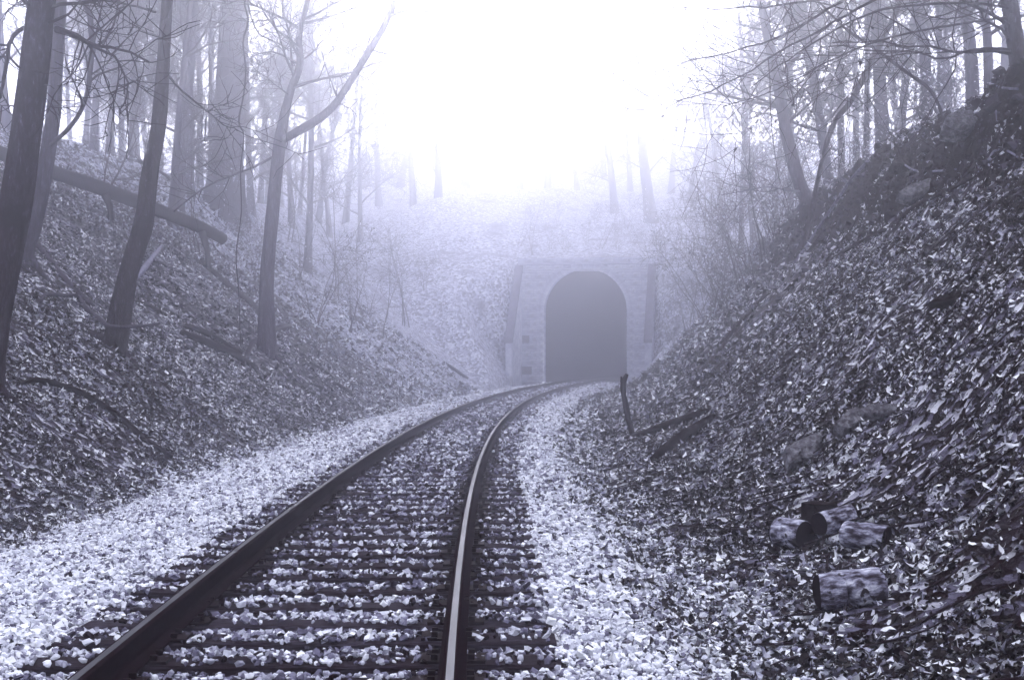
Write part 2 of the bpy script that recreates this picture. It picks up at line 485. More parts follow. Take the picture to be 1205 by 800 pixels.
def rotmats(n, r, tilt=None, yaw=None):
    q = r.normal(size=(n, 4)); q /= np.linalg.norm(q, axis=1)[:, None]
    w, x, y, z = q.T
    return np.stack([np.stack([1 - 2 * (y * y + z * z), 2 * (x * y - z * w), 2 * (x * z + y * w)], -1),
                     np.stack([2 * (x * y + z * w), 1 - 2 * (x * x + z * z), 2 * (y * z - x * w)], -1),
                     np.stack([2 * (x * z - y * w), 2 * (y * z + x * w), 1 - 2 * (x * x + y * y)], -1)], 1)

CV = np.array([(x, y, z) for x in (-.62, .62) for y in (-.62, .62) for z in (-.62, .62)])
CF = np.array([(0, 1, 3), (0, 3, 2), (4, 6, 7), (4, 7, 5), (0, 4, 5), (0, 5, 1), (2, 3, 7), (2, 7, 6), (0, 2, 6), (0, 6, 4), (1, 5, 7), (1, 7, 3)])
OV = np.array([(1, 0, 0), (-1, 0, 0), (0, 1, 0), (0, -1, 0), (0, 0, 1), (0, 0, -1.0)])
OF = np.array([(0, 2, 4), (2, 1, 4), (1, 3, 4), (3, 0, 4), (2, 0, 5), (1, 2, 5), (3, 1, 5), (0, 3, 5)])
def stones(mb, P, size, shade, r, lod=1):
    n = len(P)
    if not n: return
    BV, BF, jit = ((IV, IF, (.68, 1.2)), (CV, CF, (.7, 1.35)), (OV, OF, (.75, 1.3)))[lod]
    m = len(BV)
    V = BV[None] * r.uniform(jit[0], jit[1], (n, m, 1)) + (r.normal(0, .13, (n, m, 3)) if lod else 0)
    V = V * np.stack([r.uniform(.8, 1.35, n), r.uniform(.7, 1.0, n), r.uniform(.5, .8, n)], -1)[:, None, :]
    V = np.einsum('nij,nvj->nvi', rotmats(n, r), V) * np.array([1, 1, .85])
    V = V * size[:, None, None] + P[:, None, :]
    F_ = (BF[None] + (np.arange(n) * m)[:, None, None]).reshape(-1, 3)
    mb.add(V.reshape(-1, 3), None, F_, np.repeat(shade, m))

def tie_dist(s):
    k = np.clip(np.searchsorted(TIES, s), 1, len(TIES) - 1)
    return np.minimum(np.abs(s - TIES[k]), np.abs(s - TIES[k - 1]))

mb = MB()
r = np.random.default_rng(3)
for (s0, s1, dens, sz, lod) in ((3.8, 6.6, 1900, .0165, 0), (6.6, 11, 1500, .0178, 1), (11, 16, 900, .022, 2), (16, 25, 480, .029, 2), (25, 40, 170, .042, 2), (40, 77, 60, .058, 2)):
    n = int((s1 - s0) * 6.6 * dens)
    s = r.uniform(s0, s1, n); u = r.uniform(-3.9, 2.9, n)
    edge = .35 * fbm(s * 1.1, s * 0, 51, 3)
    pe = 1 - smooth(-3.1, -3.85, u + edge) if False else np.where(u < 0, 1 - np.clip((-u - 3.25 - edge) / .55, 0, 1), 1 - np.clip((u - 1.85 - edge) / 1.0, 0, 1) ** .7)
    d = tie_dist(s)
    inner = np.abs(u) < 1.3
    cover = np.where(inner, np.where(d < .125, .16 + .35 * smooth(8, 30, s) + .35 * (vnoise(s * 1.7, u * 2.3, 61) > .2), np.where(np.abs(np.abs(u) - .7525) < .12, .25, .9)), 1.0)
    cover = np.where((u < -1.3) & (u > -1.6), .9, cover)
    k = r.uniform(0, 1, n) < pe * cover
    s, u, d, inner = s[k], u[k], d[k], inner[k]
    x, y = su2xy(s, u)
    size = sz * np.clip(r.lognormal(0, .34, len(s)), .4, 1.7)
    on = inner & (d < .125)
    base = np.where(on, 0.006, bedz(u) + .008 + .02 * fbm(x * 2, y * 2, 40, 2) + np.where(np.abs(u) < 1.4, .012, .02) * r.uniform(-.3, 1, len(s)))
    under = np.abs(np.abs(u) - .7525) < .10
    base = np.where(under, np.minimum(base, -.03), base)
    g = gsu(s, u)
    base = np.maximum(base, np.where((u < -3.0) | (u > 2.2), g + .01, -9))
    sh = np.clip(r.normal(.54, .21, len(s)) + .14 * fbm(s * 1.2, u * 1.2, 63, 2), .03, 1)
    sh = np.where((np.abs(u) < 1.25), sh - .17 - .08 * r.random(len(s)), sh)                # grimier stone between the rails
    sh = np.where(np.abs(np.abs(u) - .75) < .22, sh - .14, sh)     # rust and oil beside the rails
    stones(mb, np.stack([x, y, base + size * .25], -1), size, sh, r, lod)
ball = mb.build('ballast_stones', M['stone'], smoothf=False, attr=True)
tag(ball, 'pale crushed stone ballast around and between the ties', 'gravel', kind='stuff')

# ------------------------------------------------------------------ leaf litter
LV = np.array([(-.5, 0), (-.22, .2), (.18, .25), (.52, 0), (.18, -.25), (-.22, -.2), (-.2, 0), (.2, 0)])
LT = np.array([(0, 6, 1), (0, 5, 6), (1, 6, 7), (1, 7, 2), (6, 5, 4), (6, 4, 7), (2, 7, 3), (7, 4, 3)])
LV2 = np.array([(-.5, 0), (0, .27), (.52, 0), (0, -.27), (0, 0)])
LT2 = np.array([(0, 4, 1), (1, 4, 2), (0, 3, 4), (3, 2, 4)])
def leaves(mb, P, Nrm, size, shade, r, tilt=.5, far=False):
    n = len(P)
    if not n: return
    BV, BT = (LV2, LT2) if far else (LV, LT)
    m = len(BV)
    nn = Nrm + r.normal(0, tilt, (n, 3)); nn /= np.linalg.norm(nn, axis=1)[:, None]
    a = r.normal(size=(n, 3)); a -= nn * (a * nn).sum(1)[:, None]; a /= np.linalg.norm(a, axis=1)[:, None]
    b = np.cross(nn, a)
    fold = r.normal(.35, .5, n); curl = r.normal(.5, .8, n); asp = r.uniform(.45, 1.3, n)
    lx = BV[None, :, 0] + r.normal(0, .05, (n, m)); ly = (BV[None, :, 1] + r.normal(0, .04, (n, m))) * asp[:, None]
    lz = np.abs(ly) * fold[:, None] + lx ** 2 * curl[:, None] + r.normal(0, .09, (n, m))
    V = (lx[..., None] * a[:, None] + ly[..., None] * b[:, None] + lz[..., None] * nn[:, None]) * size[:, None, None] + P[:, None]
    T_ = (BT[None] + (np.arange(n) * m)[:, None, None]).reshape(-1, 3)
    mb.add(V.reshape(-1, 3), None, T_, np.repeat(shade, m))

def gnormal(x, y, e=.12):
    gx = (ground(x + e, y) - ground(x - e, y)) / (2 * e); gy = (ground(x, y + e) - ground(x, y - e)) / (2 * e)
    n = np.stack([-gx, -gy, np.ones_like(gx)], -1)
    return n / np.linalg.norm(n, axis=1)[:, None]

def litter(name, label, zones, seed):
    mb = MB(); r = np.random.default_rng(seed)
    for (s0, s1, u0, u1, dens, sz) in zones:
        n = int((s1 - s0) * (u1 - u0) * dens)
        s = r.uniform(s0, s1, n); u = r.uniform(u0, u1, n)
        p = np.ones(n)
        lp = np.exp(-((u - 7.95) / 0.6) ** 2) * (1 - smooth(34, 42, s))
        p *= 1 - .93 * lp * (vnoise(s * 1.3, u * 2.2, 77) < .22)
        p = np.where((u > 0) & (u < 3.0), p * np.clip((u - 1.7 + .35 * fbm(s * 1.1, u * 1.1, 52, 2)) / 1.1, .035, 1), p)
        p = np.where((u < 0) & (u > -3.7), p * np.clip((-u - 3.2) / .4, .02, 1), p)
        p *= np.where(fbm(s * .9, u * .9, 88, 3) < -.26, .28, 1)
        k = r.uniform(0, 1, n) < p
        s, u = s[k], u[k]
        x, y = su2xy(s, u); z = np.maximum(gsu(s, u), np.where((u > -3.7) & (u < 2.5), bedz(u) + .03, -9))
        size = sz * np.clip(r.lognormal(-.1, .38, len(s)), .35, 1.7)
        sh = np.where(r.random(len(s)) < .42, r.uniform(0, .2, len(s)), r.beta(1.5, 1.9, len(s)))
        sh = np.clip(sh + .05 + .30 * fbm(s * .7, u * .7, 90, 2) + .22 * fbm(s * .22, u * .3, 95, 2), .0, 1)
        P = np.stack([x, y, z + size * r.uniform(.0, .35, len(s))], -1)
        leaves(mb, P, gnormal(x, y), size, sh, r, .55, s0 >= 15)
    o = mb.build(name, M['leaf'], smoothf=True, attr=True)
    return tag(o, label, 'leaf litter', kind='stuff')
litter('leaf_litter', 'dead leaves carpeting the steep bank on the right',
       ((4.2, 9, 1.4, 5.2, 1400, .047), (8.5, 16, 1.4, 8.0, 760, .054), (16, 26, 1.6, 9.6, 520, .07), (26, 42, 2, 12, 150, .115), (42, 64, 2.2, 12, 45, .18)), 21)
litter('leaf_litter', 'dead leaves carpeting the long bank on the left',
       ((9.5, 15, -7, -3.1, 850, .056), (15, 22, -9, -3.1, 640, .062), (22, 34, -14, -3.1, 310, .078), (34, 48, -18, -3.2, 110, .12), (48, 66, -18, -3.5, 36, .19)), 22)

# ------------------------------------------------------------------ tunnel portal
hp = float(head(PORT_S)); pc = su2xy(np.array(PORT_S), np.array(0.0))
portal = thing('tunnel_portal', (float(pc[0]), float(pc[1]), 0), 'pale stone tunnel portal with a dark round arch, deep in the fog', 'tunnel portal', rz=-hp)
AW, SPR, ZT = 2.38, 4.12, 6.75            # half width, springing height, top of the wall
WL, WR = 3.75, 3.75
def arch_x(z, ex=0.0):
    rr = AW + ex
    if z <= SPR: return rr
    dz = z - SPR
    return math.sqrt(rr * rr - dz * dz) if dz < rr else 0.0
mb = MB()                                   # recessed backing with the arch cut out
zs = np.concatenate([np.linspace(-.4, SPR, 6), SPR + AW * np.sin(np.linspace(0, math.pi / 2, 14))[1:], [ZT]])
for z0, z1 in zip(zs, zs[1:]):
    for sgn, W in ((-1, WL), (1, WR)):
        a0, a1 = arch_x(z0, .2), arch_x(z1, .2)
        for yy in (.06, .62):
            pts = [(sgn * a0, yy, z0), (sgn * W, yy, z0), (sgn * W, yy, z1), (sgn * a1, yy, z1)]
            if (sgn > 0) ^ (yy > .3): pts = pts[::1]
            mb.add(pts, [(0, 1, 2, 3)])
        mb.add([(sgn * W, .06, z0), (sgn * W, .62, z0), (sgn * W, .62, z1), (sgn * W, .06, z1)], [(0, 1, 2, 3)])
mb.build('backing_wall', M['mortar'], portal, smoothf=False)
mb = MB(); mb.box((-.5, -.5, -.5), (.5, .5, .5))
block = []
for mm_ in ('masonry', 'masonry_dark'):
    me = mb.mesh('stone_block', M[mm_], smoothf=False)
    block.append(me)
CH = .45
nz = int(ZT / CH)
for row in range(nz):
    z0 = row * CH; zc = z0 + CH / 2
    for sgn, W in ((-1, WL), (1, WR)):
        a = max(arch_x(z0 + CH * .5, .34), 0.0)
        x = a if a > 0 else 0.0
        if row % 2 and a > 0: first = .45
        else: first = .85
        while x < W - .05:
            w = min(first * rng.uniform(.85, 1.2), W - x)
            if W - x - w < .25: w = W - x
            dark_block = rng.random() < (.25 if sgn < 0 and zc < 4 else .04)  # darker blocks are commoner low on the left side
            o = link('stone_block', block[1 if dark_block else 0], portal, (sgn * (x + w / 2), .035 + rng.normal(0, .008), zc))
            o.scale = (w - .025, .16, CH - .025)
            x += w; first = .85
nv = 25
vm = MB()
da = math.pi / nv
for k in range(2):
    pass
v0 = []
for rr in (AW, AW + .42):
    for yy in (-.10, .60):
        for a in (-da * .48, da * .48):
            v0.append((rr * math.sin(a), yy, rr * math.cos(a)))
vm.add(v0, [(0, 1, 3, 2), (4, 6, 7, 5), (0, 4, 5, 1), (2, 3, 7, 6), (0, 2, 6, 4), (1, 5, 7, 3)])
voum = vm.mesh('voussoir', M['masonry'], smoothf=False)
for k in range(nv):
    o = link('voussoir', voum, portal, (0, 0, SPR))
    o.rotation_euler.y = -math.pi / 2 + (k + .5) * da
    o.location.y = rng.normal(0, .006)
for sgn in (-1, 1):                          # jamb stones
    for row in range(9):
        me = block[0]
        o = link('jamb_stone', me, portal, (sgn * (AW + .21), .25, (row + .5) * SPR / 9))
        o.scale = (.42, .70, SPR / 9 - .02)
x = -WL - .15
while x < WR + .1:                           # coping course
    w = min(1.1, WR + .15 - x)
    o = link('coping_stone', block[0], portal, (x + w / 2, .25, ZT + .20)); o.scale = (w - .02, .95, .36)
    o = link('string_course', block[0], portal, (x + w / 2, -.02, ZT - .30)); o.scale = (w - .02, .34, .16)
    x += w
for sgn in (-1, 1):                          # wing walls falling with the slope
    x0, x1 = sorted((sgn * 3.66, sgn * 4.02))
    mb = MB()
    V = []
    for xx in (x0, x1):
        V += [(xx, -.10, -.4), (xx, -3.6, -.4), (xx, -3.6, 2.2), (xx, -.10, 6.55)]
    mb.add(V, [(0, 1, 2, 3), (4, 7, 6, 5), (3, 2, 6, 7), (1, 5, 6, 2), (0, 3, 7, 4)])
    wv = mb.build('wing_wall', M['masonry'], portal, smoothf=False)
    mb = MB()
    V = []
    for xx in (x0 - .05, x1 + .05):
        V += [(xx, -.10, 6.56), (xx, -3.65, 2.21), (xx, -3.65, 2.38), (xx, -.10, 6.74)]
    mb.add(V, [(0, 1, 2, 3), (4, 7, 6, 5), (3, 2, 6, 7), (1, 5, 6, 2), (0, 4, 5, 1)])
    mb.build('wing_coping', M['masonry_dark'], wv, smoothf=False)
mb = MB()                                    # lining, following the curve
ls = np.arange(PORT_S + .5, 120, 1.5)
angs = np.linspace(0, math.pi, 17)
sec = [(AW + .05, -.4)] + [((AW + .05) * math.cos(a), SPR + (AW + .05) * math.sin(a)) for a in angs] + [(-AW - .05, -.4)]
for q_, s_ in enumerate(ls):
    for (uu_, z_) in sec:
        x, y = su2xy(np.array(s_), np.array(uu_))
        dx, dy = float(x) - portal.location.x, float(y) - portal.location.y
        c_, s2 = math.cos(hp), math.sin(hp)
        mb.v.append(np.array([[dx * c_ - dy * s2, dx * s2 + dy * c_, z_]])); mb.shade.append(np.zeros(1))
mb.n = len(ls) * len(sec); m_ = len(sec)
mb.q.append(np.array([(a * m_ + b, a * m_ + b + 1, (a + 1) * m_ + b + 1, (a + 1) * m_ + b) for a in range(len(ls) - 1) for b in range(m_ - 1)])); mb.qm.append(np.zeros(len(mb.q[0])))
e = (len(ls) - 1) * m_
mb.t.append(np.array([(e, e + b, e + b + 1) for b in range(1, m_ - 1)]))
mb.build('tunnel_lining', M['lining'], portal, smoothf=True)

# ------------------------------------------------------------------ trees
def wander(p, d, length, n, r, jit=.12, up=0.0, droop=0.0):
    P = [np.array(p, float)]; d = np.array(d, float); d /= np.linalg.norm(d)
    st = length / n
    for k in range(n):
        d = d + r.normal(0, jit, 3) + np.array([0, 0, up - droop * (k / n)])
        d /= np.linalg.norm(d)
        P.append(P[-1] + d * st)
    return np.array(P)

def branchlets(mb, P, rad, r, n, t0, t1, length, depth, spread=1.0, up=.05, minr=.004, droop=0.0, out=None, sides=4):
    P = np.asarray(P); m = len(P) - 1
    for k in range(n):
        t = r.uniform(t0, t1) * m; a = int(min(t, m - 1)); f = t - a
        p = P[a] * (1 - f) + P[a + 1] * f; rr = rad[a] * (1 - f) + rad[a + 1] * f
        tan = P[a + 1] - P[a]; tan = tan / (np.linalg.norm(tan) + 1e-9)
        side = r.normal(size=3); side -= tan * side.dot(tan); side /= np.linalg.norm(side) + 1e-9
        d = tan * r.uniform(.3, .9) + side * spread
        L_ = length * r.uniform(.5, 1.25)
        br = max(min(rr * .55, L_ * .017), minr)
        nn = 6 if depth > 1 else 4
        Q = wander(p, d, L_, nn, r, .16, up, droop)
        qr = np.linspace(br, minr * .6, nn + 1)
        mb.tube(Q, qr, sides if depth > 1 else 3, caps=False)
        if out is not None and depth <= 1: out.append(Q[-1]); out.append(Q[len(Q) // 2])
        if depth > 1:
            branchlets(mb, Q, qr, r, max(3, int(n * .45)) if depth > 2 else r.integers(3, 6), .2, .95, L_ * .5, depth - 1, spread, up, minr, droop, out, 3)

def densify(P, rad, k=4):
    P = np.asarray(P, float); n = len(P)
    t = np.linspace(0, n - 1, (n - 1) * k + 1)
    out = np.empty((len(t), 3))
    for q_, tt in enumerate(t):
        a = int(min(tt, n - 2)); f = tt - a
        p0, p1, p2, p3 = P[max(a - 1, 0)], P[a], P[a + 1], P[min(a + 2, n - 1)]
        out[q_] = .5 * ((2 * p1) + (-p0 + p2) * f + (2 * p0 - 5 * p1 + 4 * p2 - p3) * f * f + (-p0 + 3 * p1 - 3 * p2 + p3) * f ** 3)
    return out, np.interp(t, np.arange(n), rad)

def px_tree(name, label, trunk, Y, barkmat, top, limbs=(), group=None, seed=0, nbr=24, t0=.35, blen=2.6, flare=1.12, depth=3, dY=0.0, twigmat='twig', lump=.12,
            droop=0.0, minr=.008, sides=14, ltwig=10, hang=0, nroot=4):
    nbr = int(nbr * 1.25)
    r = np.random.default_rng(seed)
    base = at(trunk[0][0], trunk[0][1], Y)
    gzv = gz(base[0], base[1])
    o = thing(name, (base[0], base[1], gzv), label, 'tree', group)
    P, rad = [], []
    P.append(base * 1.0); P[0][2] = gzv - .35; rad.append(trunk[0][2] / F * Y / 2 * flare * 1.1)
    b2 = base.copy(); b2[2] = gzv + .02; P.append(b2); rad.append(trunk[0][2] / F * Y / 2 * flare)
    for k, (x, y, w) in enumerate(trunk[1:]):
        P.append(at(x, y, Y + dY * (k + 1) / len(trunk))); rad.append(w / F * Y / 2)
    d = P[-1] - P[-2]; d /= np.linalg.norm(d)
    n = 6
    for k in range(n):
        d = d + np.array([r.normal(0, .05), r.normal(0, .05), .10]); d /= np.linalg.norm(d)
        P.append(P[-1] + d * top / n); rad.append(rad[-1] * .80)
    P, rad = densify(P, rad, 4)
    mb = MB(); mb.tube(P - np.array(o.location), rad, sides, lump=lump, seed=seed)
    mb.build('trunk', M[barkmat], o)
    for k in range(nroot):
        a = 2 * math.pi * (k + r.uniform(-.2, .2)) / nroot; rb = min(rad[4], .2); t = np.linspace(0, 1, 7)
        ln = rb * r.uniform(2.0, 3.2); a2 = a + t * r.normal(0, .5)
        X = base[0] + np.cos(a2) * (rb * .55 + ln * t); Y2 = base[1] + np.sin(a2) * (rb * .55 + ln * t)
        Z = ground(X, Y2) + rb * (.75 * (1 - t) ** 2 - .12)
        mb = MB(); mb.tube(np.stack([X, Y2, Z], -1) - np.array(o.location), rb * (.42 * (1 - t) + .08), 7, lump=.15, seed=seed + k)
        mb.build('root', M[barkmat], o)
    mt = MB()
    lm = MB(); nl = 0
    for L_ in limbs:
        pts = [at(x, y, Y + dy) for (x, y, w, dy) in L_]
        rr = [w / F * Y / 2 for (x, y, w, dy) in L_]
        Q, qr = densify(pts, rr, 3)
        Q = Q + r.normal(0, .012, Q.shape) * np.linspace(0, 1, len(Q))[:, None]
        lm = MB(); lm.tube(Q - np.array(o.location), qr, 8, lump=.1, seed=seed + 5)
        lm.build('limb', M[barkmat], o)
        branchlets(mt, Q - np.array(o.location), qr, r, ltwig, .3, .98, min(1.6, blen * .6), 2, 1.0, .03, minr, droop)
    branchlets(mt, P - np.array(o.location), rad, r, nbr, t0, .98, blen, depth, 1.1, .04, minr, droop)
    mt.build('branches', M[twigmat], o)
    if hang:
        pp = np.vstack(mt.v); pp = pp[r.integers(0, len(pp), hang)]
        lf = MB(); leaves(lf, pp - np.array([0, 0, .03]), np.tile([0, -.8, .1], (hang, 1)), r.uniform(.05, .09, hang), r.uniform(.05, .3, hang), r, .6)
        lf.build('dry_leaves', M['leaf'], o, False, True)
    return o, P, rad

# left bank
px_tree('tree', 'thick dark tree trunk with pale lichen spots at the left edge', [(-20, 424, 44), (-8, 370, 41), (8, 290, 38), (19, 235, 37), (34, 133, 35), (43, 60, 33), (50, 0, 31)], 18.0,
        'bark_dark', 9, limbs=[[(66, 34, 7, 0), (90, 42, 5, -.3), (110, 53, 4, -.5), (140, 58, 3, -.6), (175, 72, 2, -.7)],
                               [(66, 36, 6, 0), (88, 44, 4, .3), (112, 56, 4, .4), (135, 68, 3, .5), (150, 98, 2.4, .6), (148, 115, 2, .6), (140, 135, 1.2, .5)],
                               [(28, 33, 5, 0), (18, 40, 5, -.2), (11, 52, 5, -.2), (8, 75, 5, -.2), (3, 100, 4, -.1), (-4, 120, 3, 0)]], seed=1, nbr=20, blen=2.0, t0=.5, lump=.10)
px_tree('tree', 'grey trunk standing close behind the thick dark tree at the left edge', [(26, 300, 24), (44, 247, 20), (53, 200, 18), (63, 133, 17), (66, 80, 17), (70, 0, 16)], 27.0,
        'bark', 9, limbs=[[(60, 170, 5, -.2), (72, 160, 5, -1.2), (90, 140, 5, -1.6), (103, 110, 5, -1.7), (105, 88, 5.5, -1.7), (109, 60, 6.5, -1.7), (106, 20, 6.5, -1.7), (99, 0, 6, -1.7), (92, -30, 5, -1.7)]], seed=2, nbr=18, t0=.45)
px_tree('tree', 'dark slender tree leaning right, its base beside a curved fallen branch', [(135, 396, 26), (147, 340, 25), (158, 300, 24), (169, 262, 22), (177, 200, 20), (188, 133, 17), (197, 0, 13)], 25.0,
        'bark_dark', 8, limbs=[[(183, 15, 3, 0), (160, 8, 2.4, .2), (135, 2, 2, .3), (120, -6, 1.5, .4)],
                               [(197, 88, 3, 0), (215, 108, 2.5, .4), (240, 128, 2, .6), (262, 146, 1.6, .8), (280, 155, 1.2, .9)]], seed=3, nbr=20, t0=.5, lump=.16)
px_tree('tree', 'pale forked tree with two rising limbs, rooted in the middle of the left bank', [(314, 404, 22), (314, 340, 17), (317, 290, 16), (322, 240, 15.5), (326, 195, 15), (330, 163, 15), (336, 130, 11), (343, 104, 9.5), (353, 76, 9), (352, 43, 7.5), (361, 5, 6)], 38.0,
        'bark', 6, limbs=[[(331, 166, 9, 0), (348, 156, 10.5, -.3), (366, 146, 10.5, -.5), (386, 131, 9.5, -.7), (402, 112, 8.5, -.8), (433, 63, 8, -1), (456, 24, 7.5, -1), (467, -4, 6.5, -1), (474, -40, 5, -1)],
                          [(459, 19, 4.4, -1), (475, 14, 4, -1.4), (496, 13, 3.8, -1.6), (530, 14, 3.6, -1.8), (563, 16, 3.4, -2), (582, 8, 3.2, -2), (602, 1, 2.8, -2), (625, 5, 2.2, -2), (650, 14, 1.9, -2), (668, 26, 1.6, -2), (682, 45, 1.2, -2)],
                          [(321, 185, 3.2, 0), (300, 196, 2.6, -.6), (270, 208, 2.4, -1), (240, 222, 2.2, -1.2), (205, 248, 1.6, -1.2)]], seed=4, nbr=26, blen=2.8, t0=.45, flare=1.1)
px_tree('tree', 'very thick pale tree trunk in the fog above the fallen log', [(263, 224, 46), (267, 190, 39), (269, 160, 37), (272, 100, 36), (275, 40, 35), (277, -10, 34)], 62.0,
        'bark', 12, seed=5, nbr=12, blen=4, t0=.5, flare=1.25, minr=.008, lump=.06, nroot=0)
# right bank
px_tree('tree', 'grey tree leaning left on the crest edge of the right bank, above exposed roots', [(957, 262, 21), (948, 232, 17), (938, 208, 15.5), (924, 151, 14), (916, 101, 13), (904, 44, 11.5), (896, 0, 10)], 35.0,
        'bark', 9, limbs=[[(944, 225, 3, 0), (925, 224, 2.4, -.6), (905, 220, 2, -.9), (880, 224, 1.6, -1.2), (848, 230, 1, -1.4)]], seed=6, nbr=26, blen=3.0, t0=.3, flare=1.1)
px_tree('tree', 'slim hazy tree leaning left behind the leaning crest tree', [(977, 232, 15), (975, 215, 13), (968, 161, 12), (961, 118, 11), (948, 50, 9.5), (938, 0, 8.5)], 43.0, 'bark', 8, seed=7, nbr=22, blen=3, t0=.25)
px_tree('tree', 'dark trunk at the right edge, on top of the bare soil bank', [(1209, 150, 24), (1204, 120, 22), (1198, 67, 21), (1192, 30, 20.5), (1187, 0, 20)], 19.5, 'bark_dark', 8,
        limbs=[[(1190, 64, 4.5, 0), (1165, 60, 3.6, -.3), (1140, 62, 3.2, -.6), (1115, 60, 3, -.8), (1095, 55, 2.6, -.9), (1069, 55, 2.2, -1), (1035, 50, 1.8, -1.2), (980, 50, 1.3, -1.4)],
               [(1190, 60, 4, 0), (1170, 57, 3, -.8), (1140, 60, 2.6, -1.2), (1110, 70, 2.2, -1.4), (1080, 62, 2, -1.6), (1040, 60, 1.6, -1.8), (975, 52, 1.1, -2)],
               [(1188, 32, 6, 0), (1178, 24, 5, -.3), (1155, 11, 4, -.5), (1135, 2, 3.4, -.7), (1110, -12, 3, -.8)],
               [(1186, 45, 4, 0), (1178, 34, 3.2, -.5), (1160, 24, 2.6, -.6), (1152, 10, 2.2, -.7), (1150, -5, 2, -.7)],
               [(1186, -14, 4, 0), (1150, -22, 4, -1.5), (1080, -14, 3.4, -2.5), (1000, -2, 2.8, -3), (960, 20, 2.3, -3.2), (915, 45, 1.8, -3.4), (860, 62, 1.3, -3.5), (800, 74, .9, -3.6)],
               [(1188, -20, 4, 0), (1140, -30, 3.6, -1.5), (1070, -18, 3.2, -2.5), (1010, 10, 2.6, -3), (965, 36, 2.2, -3.2), (915, 62, 1.8, -3.3), (868, 92, 1.4, -3.4), (820, 112, 1.1, -3.4), (772, 132, .8, -3.5)],
               [(1188, -24, 3.6, 0), (1110, -30, 3, -1.5), (1040, -12, 2.6, -2), (960, 1, 2.2, -2.6), (900, 8, 1.8, -3), (840, 10, 1.3, -3.4), (780, 7, .9, -3.6)],
               [(1190, 10, 3.4, 0), (1140, 4, 3, -1), (1060, 8, 2.4, -2), (1005, 24, 2, -2.5), (955, 52, 1.7, -2.8), (915, 78, 1.3, -3), (885, 102, .9, -3)],
               [(1191, 20, 3.2, 0), (1120, 30, 2.6, -1), (1050, 44, 2.2, -1.6), (985, 68, 1.8, -2), (940, 92, 1.4, -2.2), (900, 112, 1, -2.4), (850, 126, .7, -2.5)]],
        hang=46,
        seed=8, nbr=14, t0=.4, ltwig=11, minr=.004)
px_tree('tree', 'thin bare pole of a tree leaning steeply right across the foggy right bank', [(944, 207, 5), (975, 161, 6), (1002, 118, 6.5), (1032, 60, 7), (1049, 27, 6)], 31.0, 'bark_dark', 4, seed=9, nbr=8, blen=1.5, t0=.4, flare=1.0, depth=2)
px_tree('tree', 'thin crooked stem springing from the crest of bare soil on the right', [(1112, 130, 4), (1096, 108, 4), (1069, 87, 4), (1035, 62, 3.6), (995, 34, 3), (968, 7, 2.5)], 24.0, 'bark_dark', 3, seed=10, nbr=12, blen=1.6, t0=.3, flare=1.0, depth=2)
for k, (pts, Y, lab) in enumerate((
        ([(1041, 140, 19), (1036, 110, 15), (1033, 60, 14), (1030, 0, 13)], 44.0, 'broad pale trunk behind the leaning pole on the right bank'),
        ([(1146, 84, 16), (1142, 60, 14), (1138, 30, 13), (1134, -5, 12)], 33.0, 'upright hazy trunk left of the short stub trunk by the right edge'),
        ([(1165, 75, 12), (1162, 50, 10.5), (1158, 20, 10), (1155, -5, 9.5)], 30.0, 'grey stub of trunk just left of the dark trunk at the right edge'),
        ([(1092, 95, 15), (1088, 60, 12), (1080, 20, 11), (1076, -5, 10)], 40.0, 'hazy trunk behind the long dark branches at the upper right'))):
    px_tree('tree', lab, pts, Y, 'bark', 8, seed=30 + k, nbr=18, blen=2.6, t0=.2)

# prototypes for the misty wood
def proto_tree(seed, h, rad, nbr, low):
    r = np.random.default_rng(seed)
    lean = r.normal(0, .04, 2)
    n = 10
    P = [np.array([0, 0, -.4])]
    d = np.array([lean[0], lean[1], 1.0])
    for k in range(n):
        d = d + np.array([r.normal(0, .016), r.normal(0, .016), 0]); d /= np.linalg.norm(d)
        P.append(P[-1] + d * h / n)
    rr = rad * np.linspace(1, .22, n + 1); rr[0] *= 1.5
    P, rr = densify(P, rr, 2)
    a = MB(); a.tube(P, rr, 9, lump=.08, seed=seed)
    b = MB(); branchlets(b, P, rr, r, nbr, low, .98, 3.2, 3, 1.1, .05, .014)
    return a.mesh('trunk', M['bark_far']), b.mesh('branches', M['twig'])
protos = [proto_tree(100, 19, .17, 32, .08), proto_tree(101, 22, .22, 32, .12), proto_tree(102, 17, .13, 30, .06), proto_tree(103, 21, .19, 34, .08), proto_tree(104, 15, .10, 28, .05)]

def bg_tree(X, Y, proto, width, seed):
    r = np.random.default_rng(seed)
    z = gz(X, Y)
    o = link('tree', None, None, (X, Y, z))
    tr, br = protos[proto]
    base = (.17, .22, .13, .19, .10)[proto]
    k = width / 2 / base
    a = link('trunk', tr, o); b = link('branches', br, o)
    o.rotation_euler = (r.normal(0, .025), r.normal(0, .03), r.uniform(0, 6.28))
    hs = r.uniform(.85, 1.15)
    a.scale = (k, k, hs); b.scale = (hs, hs, hs)
    return o

